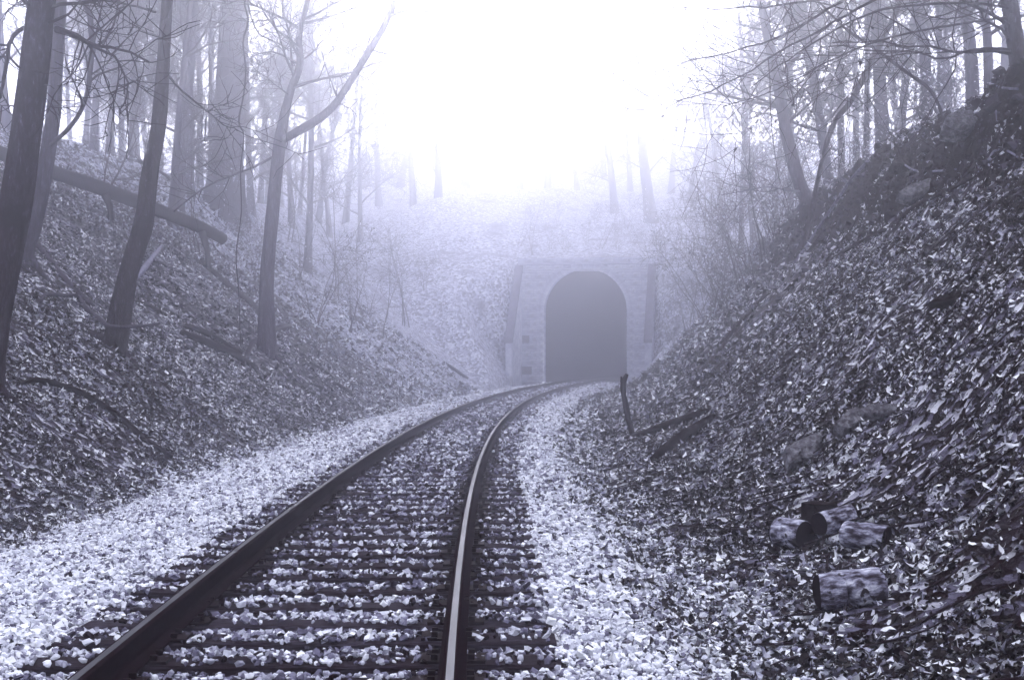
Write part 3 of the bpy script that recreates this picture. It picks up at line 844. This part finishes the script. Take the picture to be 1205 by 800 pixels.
groups = {}
def put(grp, px, Y, wpx, proto, seed):
    X = (px - CXP) / F * Y
    o = bg_tree(X, Y, proto, wpx / F * Y, seed)
    groups.setdefault(grp, []).append(o)
q = 0
for px, Y, w in ((4, 44, 13), (98, 68, 7), (108, 56, 9), (127, 62, 8), (143, 72, 8), (152, 60, 6), (162, 78, 8), (200, 50, 10), (209, 56, 11), (222, 60, 10), (234, 72, 8),
                 (247, 66, 6), (296, 70, 9), (306, 84, 7), (322, 80, 6), (343, 76, 7), (361, 66, 9), (374, 90, 7), (388, 84, 6), (406, 92, 8), (424, 86, 6), (85, 80, 6), (30, 66, 8), (176, 86, 7), (115, 84, 5), (136, 88, 5), (189, 74, 5), (216, 84, 5), (256, 88, 6), (313, 92, 5), (331, 96, 5), (352, 88, 5)):
    put('left', px, Y, w, q % 5, 200 + q); q += 1
for px, Y, w in ((446, 104, 7), (470, 112, 8), (487, 100, 8), (516, 98, 9), (548, 116, 8), (588, 122, 16), (612, 112, 6), (628, 118, 6), (645, 108, 7), (662, 124, 7), (680, 114, 6),
                 (711, 120, 6), (724, 96, 9), (742, 108, 6), (768, 90, 14), (790, 104, 7), (812, 98, 8), (835, 106, 7), (455, 150, 4), (500, 170, 4), (532, 140, 4), (565, 160, 4), (600, 150, 4), (637, 145, 4), (653, 165, 4), (672, 140, 4), (695, 150, 4), (705, 170, 4), (733, 140, 4), (755, 150, 4), (779, 135, 4), (802, 145, 4)):
    put('hill', px, Y, w, q % 5, 200 + q); q += 1
for px, Y, w in ((858, 72, 8), (872, 60, 7), (890, 66, 9), (908, 54, 7), (930, 62, 9), (992, 52, 10), (1008, 60, 9), (1020, 46, 8), (1056, 50, 11), (1066, 62, 9), (1108, 46, 10), (1120, 56, 9),
                 (1178, 44, 12), (1195, 50, 10)):
    put('right', px, Y, w, q % 5, 200 + q); q += 1
names = {'left': ('slender hazy tree from the left in the wood above the left bank', 'hazy trees above the left bank'),
         'hill': ('faint fogbound tree from the left on the hill over the tunnel', 'faint trees over the tunnel'),
         'right': ('hazy tree from the left in the wood behind the right bank crest', 'hazy trees behind the right crest')}
for g_, lst in groups.items():
    lst.sort(key=lambda o: project(o.location)[0])
    for k, o in enumerate(lst):
        tag(o, ORD[k] + ' ' + names[g_][0], 'tree', names[g_][1])
# trees out of the frame, left and right and behind, that close the wood in
for k in range(14):
    r = np.random.default_rng(900 + k)
    sgn = -1 if k % 2 else 1
# saplings and brush
def proto_sapling(seed, h, stems, leafy):
    r = np.random.default_rng(seed)
    b = MB(); lf = MB(); tips = []
    for k in range(stems):
        d = np.array([r.normal(0, .35), r.normal(0, .35), 1.0])
        L_ = h * r.uniform(.6, 1.1)
        P = wander((r.normal(0, .12), r.normal(0, .12), -.1), d, L_, 9, r, .10, .02, .10)
        rr = np.linspace(.022 * h / 4, .005, 10)
        b.tube(P, rr, 5, caps=False)
        branchlets(b, P, rr, r, 11, .15, .97, 1.1 * h / 4, 2, 1.0, .03, .007, .08, tips)
    tips = np.array(tips)
    k = r.random(len(tips)) < leafy
    if k.sum():
        leaves(lf, tips[k] + r.normal(0, .03, (k.sum(), 3)), np.tile([0, .5, .6], (k.sum(), 1)), r.uniform(.06, .11, k.sum()), np.clip(r.normal(.6, .2, k.sum()), 0, 1), r, 1.0)
    return b.mesh('stems', M['twig']), lf.mesh('dry_leaves', M['leaf'], False, True)
sap = [proto_sapling(300, 4.5, 3, .35), proto_sapling(301, 3.2, 5, .5), proto_sapling(302, 5.5, 2, .25), proto_sapling(303, 2.2, 6, .5)]
sg = {}
def put_sap(grp, px, Y, k, sc, seed):
    r = np.random.default_rng(seed)
    X = (px - CXP) / F * Y
    o = link('sapling', None, None, (X, Y, gz(X, Y)))
    o.rotation_euler.z = r.uniform(0, 6.28); o.scale = (sc, sc, sc)
    link('stems', sap[k][0], o); link('dry_leaves', sap[k][1], o)
    sg.setdefault(grp, []).append(o)
q = 0
for px, Y in ((350, 60), (372, 52), (392, 64), (410, 56), (432, 66), (452, 62), (474, 70), (300, 56), (236, 48), (120, 44), (282, 62), (338, 70), (186, 50), (500, 76), (60, 40)):
    put_sap('left', px, Y, q % 3, rng.uniform(.8, 1.25), 400 + q); q += 1
for px, Y in ((788, 76), (806, 70), (822, 66), (838, 60), (850, 68), (864, 56), (878, 50), (893, 58), (905, 46), (918, 52), (930, 42), (985, 44), (998, 38), (1015, 42), (1060, 34), (1075, 42), (1100, 33), (1128, 38), (845, 52), (815, 78), (798, 66), (812, 60), (828, 54), (842, 46), (856, 44), (870, 43), (886, 42), (900, 40), (914, 39), (832, 74), (775, 80), (858, 78)):
    put_sap('right', px, Y, q % 4, rng.uniform(.75, 1.2), 400 + q); q += 1
for px, Y in ((628, 80.5), (648, 82), (668, 81), (690, 83), (708, 81), (728, 80.5), (746, 82), (762, 80), (612, 83), (655, 88), (700, 90), (738, 88)):
    put_sap('portal', px, Y, (1, 3, 1, 0)[q % 4], rng.uniform(.5, .9), 400 + q); q += 1
sn = {'portal': ('scrubby sapling from the left on the hill edge right above the tunnel', 'scrub above the tunnel portal'),
      'left': ('bare sapling from the left in the fog on the left bank', 'bare saplings on the left bank'),
      'right': ('twiggy sapling from the left with dry leaves on the foggy right slope', 'twiggy saplings on the right slope')}
for g_, lst in sg.items():
    lst.sort(key=lambda o: project(o.location)[0])
    for k, o in enumerate(lst):
        tag(o, ORD[k] + ' ' + sn[g_][0], 'sapling', sn[g_][1])

# ------------------------------------------------------------------ fallen wood, vines, cut logs, rocks
def stick(name, label, pts, matn, cat, seed=0, lump=.2, sides=9, twigs=0, lift=0.5, caps=True, group=None):
    """pts: (px, py, width px, lift above the ground in metres or None, Y or None)"""
    r = np.random.default_rng(seed)
    P, rad = [], []
    for (x, y, w, Y) in pts:
        if Y is None:
            p = hit(x, y); p[2] += w / F * p[1] / 2 * lift; Yd = p[1]
        else:
            p = at(x, y, Y); Yd = Y
        P.append(p); rad.append(w / F * Yd / 2)
    Q, qr = densify(P, rad, 4)
    o0 = Q[len(Q) // 2].copy()
    mb = MB(); mb.tube(Q - o0, qr, sides, lump=lump, seed=seed)
    if twigs:
        o = thing(name, o0, label, cat, group)
        mb.build('stem', M[matn], o)
        mt = MB(); branchlets(mt, Q - o0, qr, r, twigs, .1, .95, .5, 2, 1.0, .08, .004)
        mt.build('side_twigs', M[matn], o)
    else:
        o = mb.build(name, M[matn]); o.location = o0
        tag(o, label, cat, group)
    return o

lg = stick('fallen_log', 'long bare fallen trunk slanting down across the upper left bank', [(-50, 157, 17, 35), (0, 180, 17, 36.5), (60, 202, 17, 38.5), (120, 222, 17, 40.5), (180, 245, 16, 42.5), (230, 265, 15, 44.5), (262, 281, 13, 46)], 'rotwood', 'fallen log', 51, .06, 12)
for (x_, y_, Y_) in ((236, 268, 44.7), (120, 222, 40.5)):          # broken branches it rests on
    p0 = at(x_, y_, Y_); p1 = p0 + np.array([.25, .2, 0]); p1[2] = gz(p1[0], p1[1]) - .15
    mb = MB(); mb.tube(np.array([p0, (p0 + p1) / 2 + .06, p1]) - np.array(lg.location), [.13, .10, .08], 8, lump=.15)
    mb.build('broken_branch', M['rotwood'], lg)
stick('fallen_branch', 'dark arched fallen branch low on the left bank', [(22, 455, 5, None), (45, 452, 7, None), (75, 460, 8, None), (105, 472, 8, None), (140, 494, 8, None), (170, 520, 7, None), (203, 541, 5, None)], 'rotwood', 'fallen branch', 52, .3, lift=1.0)
stick('fallen_branch', 'bent grey branch lying in front of the dark leaning tree', [(48, 358, 4, None), (54, 350, 5, None), (75, 351, 5, None), (92, 353, 6, None), (100, 366, 6, None), (115, 378, 6, None), (130, 384, 5, 24.3), (160, 384, 4, 24.6), (188, 383, 3, None)], 'bark', 'fallen branch', 53, .15, lift=1.2)
stick('fallen_branch', 'straight pale fallen pole running down behind the thick left edge tree', [(34, 280, 7, None), (55, 305, 8, None), (75, 330, 8, None), (95, 350, 7, None), (110, 362, 5, None)], 'bark', 'fallen branch', 54, .1)
stick('broken_limb', 'bleached broken limb lying just right of the dark leaning tree', [(156, 336, 5, None), (170, 321, 7, None), (182, 305, 6, None), (190, 292, 3, None)], 'palewood', 'broken limb', 55, .2, lift=1.5)
stick('rotten_log', 'lower of two dark rotten logs left of the forked tree', [(214, 395, 8, None), (235, 404, 9, None), (255, 413, 10, None), (280, 424, 9, None), (302, 437, 6, None)], 'rotwood', 'rotten log', 56, .3, lift=1)
stick('rotten_log', 'upper of two dark rotten logs left of the forked tree', [(218, 387, 6, None), (240, 395, 7, None), (262, 407, 7, None), (284, 419, 6, None)], 'rotwood', 'rotten log', 57, .3, lift=1.2)
stick('broken_stub', 'pale splintered stub beside the foot of the forked tree', [(286, 430, 6, None), (290, 420, 7, 35.8), (296, 406, 6, 36.2), (302, 398, 3, 36.6)], 'deadwood', 'stub', 58, .3)
stick('fallen_branch', 'dark branch sloping down behind the forked tree towards its trunk', [(236, 310, 6, None), (258, 330, 7, None), (285, 352, 7, None), (306, 368, 5, None)], 'deadwood', 'fallen branch', 59, .2, lift=1)
stick('fallen_branch', 'short dark fallen limb right of the forked tree base', [(322, 392, 4, None), (334, 390, 7, None), (347, 385, 3, None)], 'deadwood', 'fallen branch', 60, .3, lift=1.5)
stick('fallen_branch', 'upper hazy stick on the left bank right of the forked tree', [(365, 428, 3, None), (378, 436, 4, None), (392, 446, 3, None)], 'deadwood', 'fallen branch', 61, .2, lift=1)
stick('fallen_branch', 'lower hazy stick on the left bank above the gravel edge', [(384, 448, 3.5, None), (402, 458, 5, None), (418, 470, 3.5, None)], 'deadwood', 'fallen branch', 62, .2, lift=1)
stick('fallen_branch', 'small dark stick below the rotten logs on the left bank', [(366, 454, 3, None), (378, 459, 4, None), (388, 464, 3, None)], 'rotwood', 'fallen branch', 63, .2, lift=1)
stick('fallen_branch', 'dark stick slanting from the dark leaning tree base downhill', [(158, 356, 4, None), (178, 364, 5, None), (196, 374, 4, None)], 'rotwood', 'fallen branch', 64, .2, lift=1)
stick('fallen_branch', 'faint dark limb far along the left bank near the gravel', [(522, 428, 3.5, None), (535, 437, 4.5, None), (550, 446, 3, None)], 'rotwood', 'fallen branch', 65, .2, lift=1)
stick('hanging_vine', 'thin twisted vine hanging in front of the very thick pale tree', [(304, -130, 2.6, 35.5), (296, -70, 2.6, 34), (290, -20, 2.4, 33), (288, 5, 2.2, 33), (292, 25, 2, 33), (286, 50, 2, 33), (289, 80, 2, 33), (287, 110, 2, 33), (281, 143, 2.2, 33), (287, 160, 1.8, 33), (283, 200, 1.6, 33), (284, 250, 1.5, 33), (278, 300, 1.4, 33), (281, 345, 1.3, 33), (283, 404, 1.2, 33)], 'twig', 'vine', 66, .1, 6)
stick('hanging_vine', 'looping vine hanging right of the very thick pale tree', [(306, -125, 2.4, 35.5), (296, -60, 2.2, 34.5), (290, -15, 2, 34), (294, 15, 1.8, 34), (305, 40, 1.6, 34), (325, 50, 1.3, 34), (340, 60, 1, 34)], 'twig', 'vine', 67, .1, 6)

# right side
yb = float(hit(743, 512)[1])
stick('standing_stick', 'dark forked stick standing upright at the right edge of the gravel', [(745, 516, 6, yb), (742, 502, 7, yb), (739, 492, 6.5, yb), (737, 480, 7.5, yb), (734, 466, 6, yb), (733, 454, 6.5, yb), (735, 446, 6, yb), (738, 440, 4, yb)], 'rotwood', 'stick', 70, .25)
st = [o for o in bpy.data.objects if o.name.startswith('standing_stick')][0]
mb = MB(); mb.tube(np.array([at(734, 456, yb), at(731.5, 449, yb), at(731, 443, yb)]) - np.array(st.location), np.array([2.4, 1.9, 1.0]) / F * yb, 7)
mb.build('broken_fork', M['rotwood'], st)
stick('rotten_log', 'upper thin black log lying on leaves beside the upright stick', [(736, 517, 4, None), (760, 513, 8, None), (785, 506, 10, None), (812, 496, 9, None), (838, 484, 5, None)], 'rotwood', 'rotten log', 71, .35, lift=1)
stick('rotten_log', 'lower thick black log lying on leaves near the upright stick', [(768, 543, 7, None), (785, 532, 12, None), (805, 518, 13, None), (825, 504, 10, None), (840, 492, 5, None)], 'rotwood', 'rotten log', 72, .3, lift=1)
stick('exposed_root', 'long thin root running down the bare soil by the leaning crest tree', [(1020, 195, 3.5, None), (1000, 222, 4, None), (980, 250, 4, None), (965, 270, 4, None), (950, 292, 3.5, None), (935, 312, 3, None)], 'palewood', 'root', 73, .2, lift=1.5)
stick('fallen_branch', 'long dark branch lying along the foot of the bare soil bank', [(1180, 200, 4, None), (1120, 225, 5, None), (1080, 245, 6, None), (1050, 268, 6, None), (1020, 285, 5, None), (990, 300, 4, None), (958, 320, 3, None)], 'deadwood', 'fallen branch', 74, .2, lift=1)
stick('exposed_root', 'pale root looping across the middle of the bare soil', [(1055, 196, 2.5, None), (1075, 204, 2.8, None), (1100, 208, 3, None), (1125, 204, 2.5, None)], 'palewood', 'root', 75, .2, lift=2)
stick('exposed_root', 'short pale root sticking out under the dark right edge tree', [(1165, 106, 2.5, None), (1180, 112, 3, None), (1198, 118, 3, None)], 'palewood', 'root', 76, .2, lift=3)
stick('exposed_root', 'pale root hanging down over the bare soil below the crest', [(1172, 138, 2.5, None), (1174, 150, 2.6, None), (1176, 172, 2, None)], 'palewood', 'root', 77, .2, lift=3)
stick('exposed_root', 'curved root at the lower right end of the bare soil', [(1163, 196, 2.4, None), (1170, 186, 3, None), (1185, 184, 3, None), (1198, 190, 2.4, None)], 'palewood', 'root', 78, .2, lift=3)
stick('fallen_branch', 'grey branch lying high on the leafy slope below the bare soil', [(905, 345, 4, None), (880, 372, 4.5, None), (860, 395, 5, None), (848, 415, 4, None)], 'deadwood', 'fallen branch', 79, .2, lift=1)
for k, (x, y, dx, dy) in enumerate(((1000, 330, 26, -18), (1090, 360, 34, -20), (1130, 420, -30, 14), (920, 430, 24, -16), (880, 480, 30, -14), (1010, 450, 36, -16), (1150, 520, 30, -18))):
    stick('fallen_stick', ORD[k] + ' thin stick from the left among the leaves of the right slope', [(x - dx, y - dy, 2.4, None), (x, y + 2, 3, None), (x + dx, y + dy, 2.2, None)], 'deadwood', 'stick', 80 + k, .2, lift=1, group='thin sticks on the right slope')
fs = sorted([o for o in bpy.data.objects if o.name.startswith('fallen_stick')], key=lambda o: project(o.location)[0])
for k, o in enumerate(fs): o['label'] = ORD[k] + ' thin stick from the left among the leaves of the right slope'

# cut logs
def cut_log(px, py, lpx, dpx, yaw, label, pitch=0.0, seed=0, upright=False):
    r = np.random.default_rng(seed)
    p = hit(px, py + dpx * .45)
    Y = p[1]; L_ = lpx / F * Y; rad = dpx / F * Y / 2
    o = thing('cut_log', (p[0], p[1], p[2]), label, 'log', 'short cut logs on the leaves')
    n = 10
    A = np.linspace(-L_ / 2, L_ / 2, n)
    rr = rad * (1 + .012 * r.normal(size=n)); rr[0] *= .97; rr[-1] *= .97
    if upright:
        P = np.stack([A * 0, A * 0, A + L_ / 2 - .06], -1)
    else:
        P = np.stack([A, A * 0 + .01 * r.normal(size=n), np.full(n, rad * .82)], -1)
    mb = MB(); mb.tube(P, rr, 22, lump=.035, seed=seed, caps=False)
    mb.build('bark', M['logbark'] if not upright else M['rotwood'], o)
    for e, sgn in ((0, -1), (-1, 1)):
        mb = MB()
        ax = np.array([0, 0, 1.0]) if upright else np.array([1.0, 0, 0])
        mb.tube(np.stack([P[e] - ax * sgn * .012, P[e] + ax * sgn * .004]), [rr[e] * .97, rr[e] * .93], 18, lump=.05, seed=seed)
        mb.build('cut_face', M['cutface'], o, smoothf=False)
    o.rotation_euler = (0, pitch, yaw)
    return o
cut_log(932, 628, 44, 36, R(-58), 'short pale cut log with its dark end facing right, leftmost of the pile', seed=1)
cut_log(1020, 631, 50, 32, R(-28), 'short cut log with frayed bark, rightmost of the small pile', pitch=R(3), seed=2)
cut_log(984, 611, 54, 28, R(35), 'short cut log lying behind, between the other two of the pile', seed=3, pitch=R(-6))
cut_log(964, 600, 34, 42, 0, 'dark squat log round standing upright behind the pile', seed=4, upright=True)
cut_log(1001, 693, 74, 46, R(10), 'pale peeling cut log lying alone, nearest the camera', seed=5, pitch=R(-4))

def slab(px, py, outl, thick, lean, label, matn='rock', seed=0, yaw=0.0):
    """outl: outline in photo pixels round (px, py); a plate of rock leaning back against the slope"""
    r = np.random.default_rng(seed)
    p = hit(px, py); k = p[1] / F; T_ = thick * k
    ca, sa = math.cos(lean), math.sin(lean)
    pts = []
    for a, b in zip(outl, outl[1:] + outl[:1]):
        pts.append(a); pts.append(((a[0] + b[0]) / 2 + r.normal(0, 1.0), (a[1] + b[1]) / 2 + r.normal(0, 1.0)))
    n1 = len(pts)
    V, q = [], []
    for z, sc in ((-.5, .92), (-.25, 1.0), (.2, .99), (.42, .93), (.5, .72), (.52, .4)):
        for a, b in pts:
            X = a * k * sc; U = -b * k * sc / max(ca + .35, .5); w = (z + r.normal(0, .05)) * T_
            V.append((X, U * sa - w * ca, U * ca + w * sa))
    for lay in range(5):
        for j_ in range(n1): q.append((lay * n1 + j_, lay * n1 + (j_ + 1) % n1, (lay + 1) * n1 + (j_ + 1) % n1, (lay + 1) * n1 + j_))
    V.append((0, -.55 * T_ * ca, .55 * T_ * sa)); V.append((0, .5 * T_ * ca, -.5 * T_ * sa))
    t_ = [(5 * n1 + j_, 5 * n1 + (j_ + 1) % n1, 6 * n1) for j_ in range(n1)] + [((j_ + 1) % n1, j_, 6 * n1 + 1) for j_ in range(n1)]
    mb = MB(); mb.add(V, q, t_)
    o = mb.build('rock', M[matn], smoothf=False)
    o.location = (p[0], p[1], p[2] + T_ * .3 + .04); o.rotation_euler.z = yaw
    return tag(o, label, 'rock')
slab(944, 548, [(-22, -4), (-8, -16), (30, -34), (18, -4), (10, 12), (-8, 14), (-20, 22)], 22, R(50), 'pointed grey slab of rock above the cut log pile', seed=1)
slab(1003, 508, [(-24, 10), (-10, -8), (6, -20), (24, -16), (22, 0), (4, 12), (-14, 18)], 18, R(48), 'rough grey rock half buried in leaves above the pointed slab', seed=2)
slab(1040, 494, [(-30, 2), (-6, -6), (24, -6), (26, 6), (2, 10), (-26, 10)], 14, R(40), 'flat grey rock further up the slope from the pointed slab', seed=3)
slab(1128, 160, [(-24, 12), (-14, -8), (2, -18), (18, -16), (22, 2), (14, 14), (-6, 18)], 26, R(45), 'rounded boulder set in the bare soil of the right bank', seed=4)
slab(1085, 232, [(-34, 18), (-16, 2), (8, -12), (30, -22), (26, -6), (4, 10), (-18, 24)], 16, R(45), 'grey rock ledge at the foot of the bare soil', seed=5)
slab(1062, 205, [(-18, 8), (-8, -8), (10, -10), (18, 2), (6, 10)], 16, R(45), 'small dark rock in the middle of the bare soil', 'soil', seed=6)
slab(1120, 360, [(-30, 10), (-8, -4), (14, -12), (26, -6), (10, 6), (-12, 12)], 12, R(45), 'dark rock on the leafy slope at the right', 'rotwood', seed=8)

# bare soil: clods and hanging rootlets
mb = MB(); r = np.random.default_rng(91)
n = 3800
s_ = r.uniform(13, 40, n); u_ = r.normal(7.95, .42, n)
x, y = su2xy(s_, u_); size = .035 * r.lognormal(0, .55, n)
stones(mb, np.stack([x, y, gsu(s_, u_) + size * .2], -1), np.minimum(size, .16), r.uniform(0, 1, n), r, 1)
o = mb.build('soil_clods', M['clod'], smoothf=False, attr=True)
tag(o, 'dark lumps of earth crumbling from the bare soil bank', 'soil', kind='stuff')
mb = MB()
for k in range(130):
    s0, u0 = r.uniform(13, 40), r.normal(8.0, .35)
    n = 6; L_ = r.uniform(.25, 1.1); ds = r.normal(0, 1.6)
    t = np.linspace(0, 1, n)
    ss_ = s0 + ds * t * L_ + r.normal(0, .03, n); uu_ = u0 - t * L_ * r.uniform(.3, .9) + r.normal(0, .03, n)
    x, y = su2xy(ss_, uu_)
    z = gsu(ss_, uu_) + .03 + .10 * np.sin(t * math.pi) * r.uniform(0, 1)
    mb.tube(np.stack([x, y, z], -1), np.linspace(1, .4, n) * r.uniform(.004, .014), 4, caps=False, shade=r.uniform(0, 1))
o = mb.build('root_tangle', M['deadwood'])
tag(o, 'tangle of thin roots hanging over the bare soil bank', 'roots', kind='stuff')

# small twigs over both banks
mb = MB(); r = np.random.default_rng(77)
for k in range(1500):
    if k % 2: s_, u_ = r.uniform(5, 30), r.uniform(2.2, 9)
    else: s_, u_ = r.uniform(11, 45), -r.uniform(3.4, 12)
    x, y = su2xy(np.array(s_), np.array(u_)); x, y = float(x), float(y)
    L_ = r.uniform(.15, .7); a = r.uniform(0, 6.28)
    pts = []
    for t in np.linspace(-.5, .5, 4):
        xx, yy = x + math.cos(a) * t * L_ + r.normal(0, .015), y + math.sin(a) * t * L_ + r.normal(0, .015)
        pts.append((xx, yy, 0))
    pts = np.array(pts); pts[:, 2] = ground(pts[:, 0], pts[:, 1]) + r.uniform(.03, .07)
    mb.tube(pts, np.array([.006, .007, .006, .003]) * r.uniform(.6, 1.5), 4, caps=False)
tw = mb.build('twig_litter', M['deadwood'])
tag(tw, 'small dead twigs strewn over the leaf litter of both banks', 'twigs', kind='stuff')

# ------------------------------------------------------------------ haze
hz = bpy.data.materials.new('haze_air'); hz.use_nodes = True
N, L = hz.node_tree.nodes, hz.node_tree.links
N.remove(N['Principled BSDF'])
pv = N.new('ShaderNodeVolumePrincipled')
pv.inputs['Color'].default_value = (.90, .908, 1.0, 1)
pv.inputs['Density'].default_value = 0.0125
pv.inputs['Anisotropy'].default_value = 0.92
L.new(pv.outputs[0], N['Material Output'].inputs['Volume'])
mb = MB(); mb.box((-150, -60, -2.5), (190, 245, 50))
hazeo = mb.build('haze', hz, smoothf=False)
tag(hazeo, 'pale blue-white fog filling the cutting', 'fog', kind='stuff')
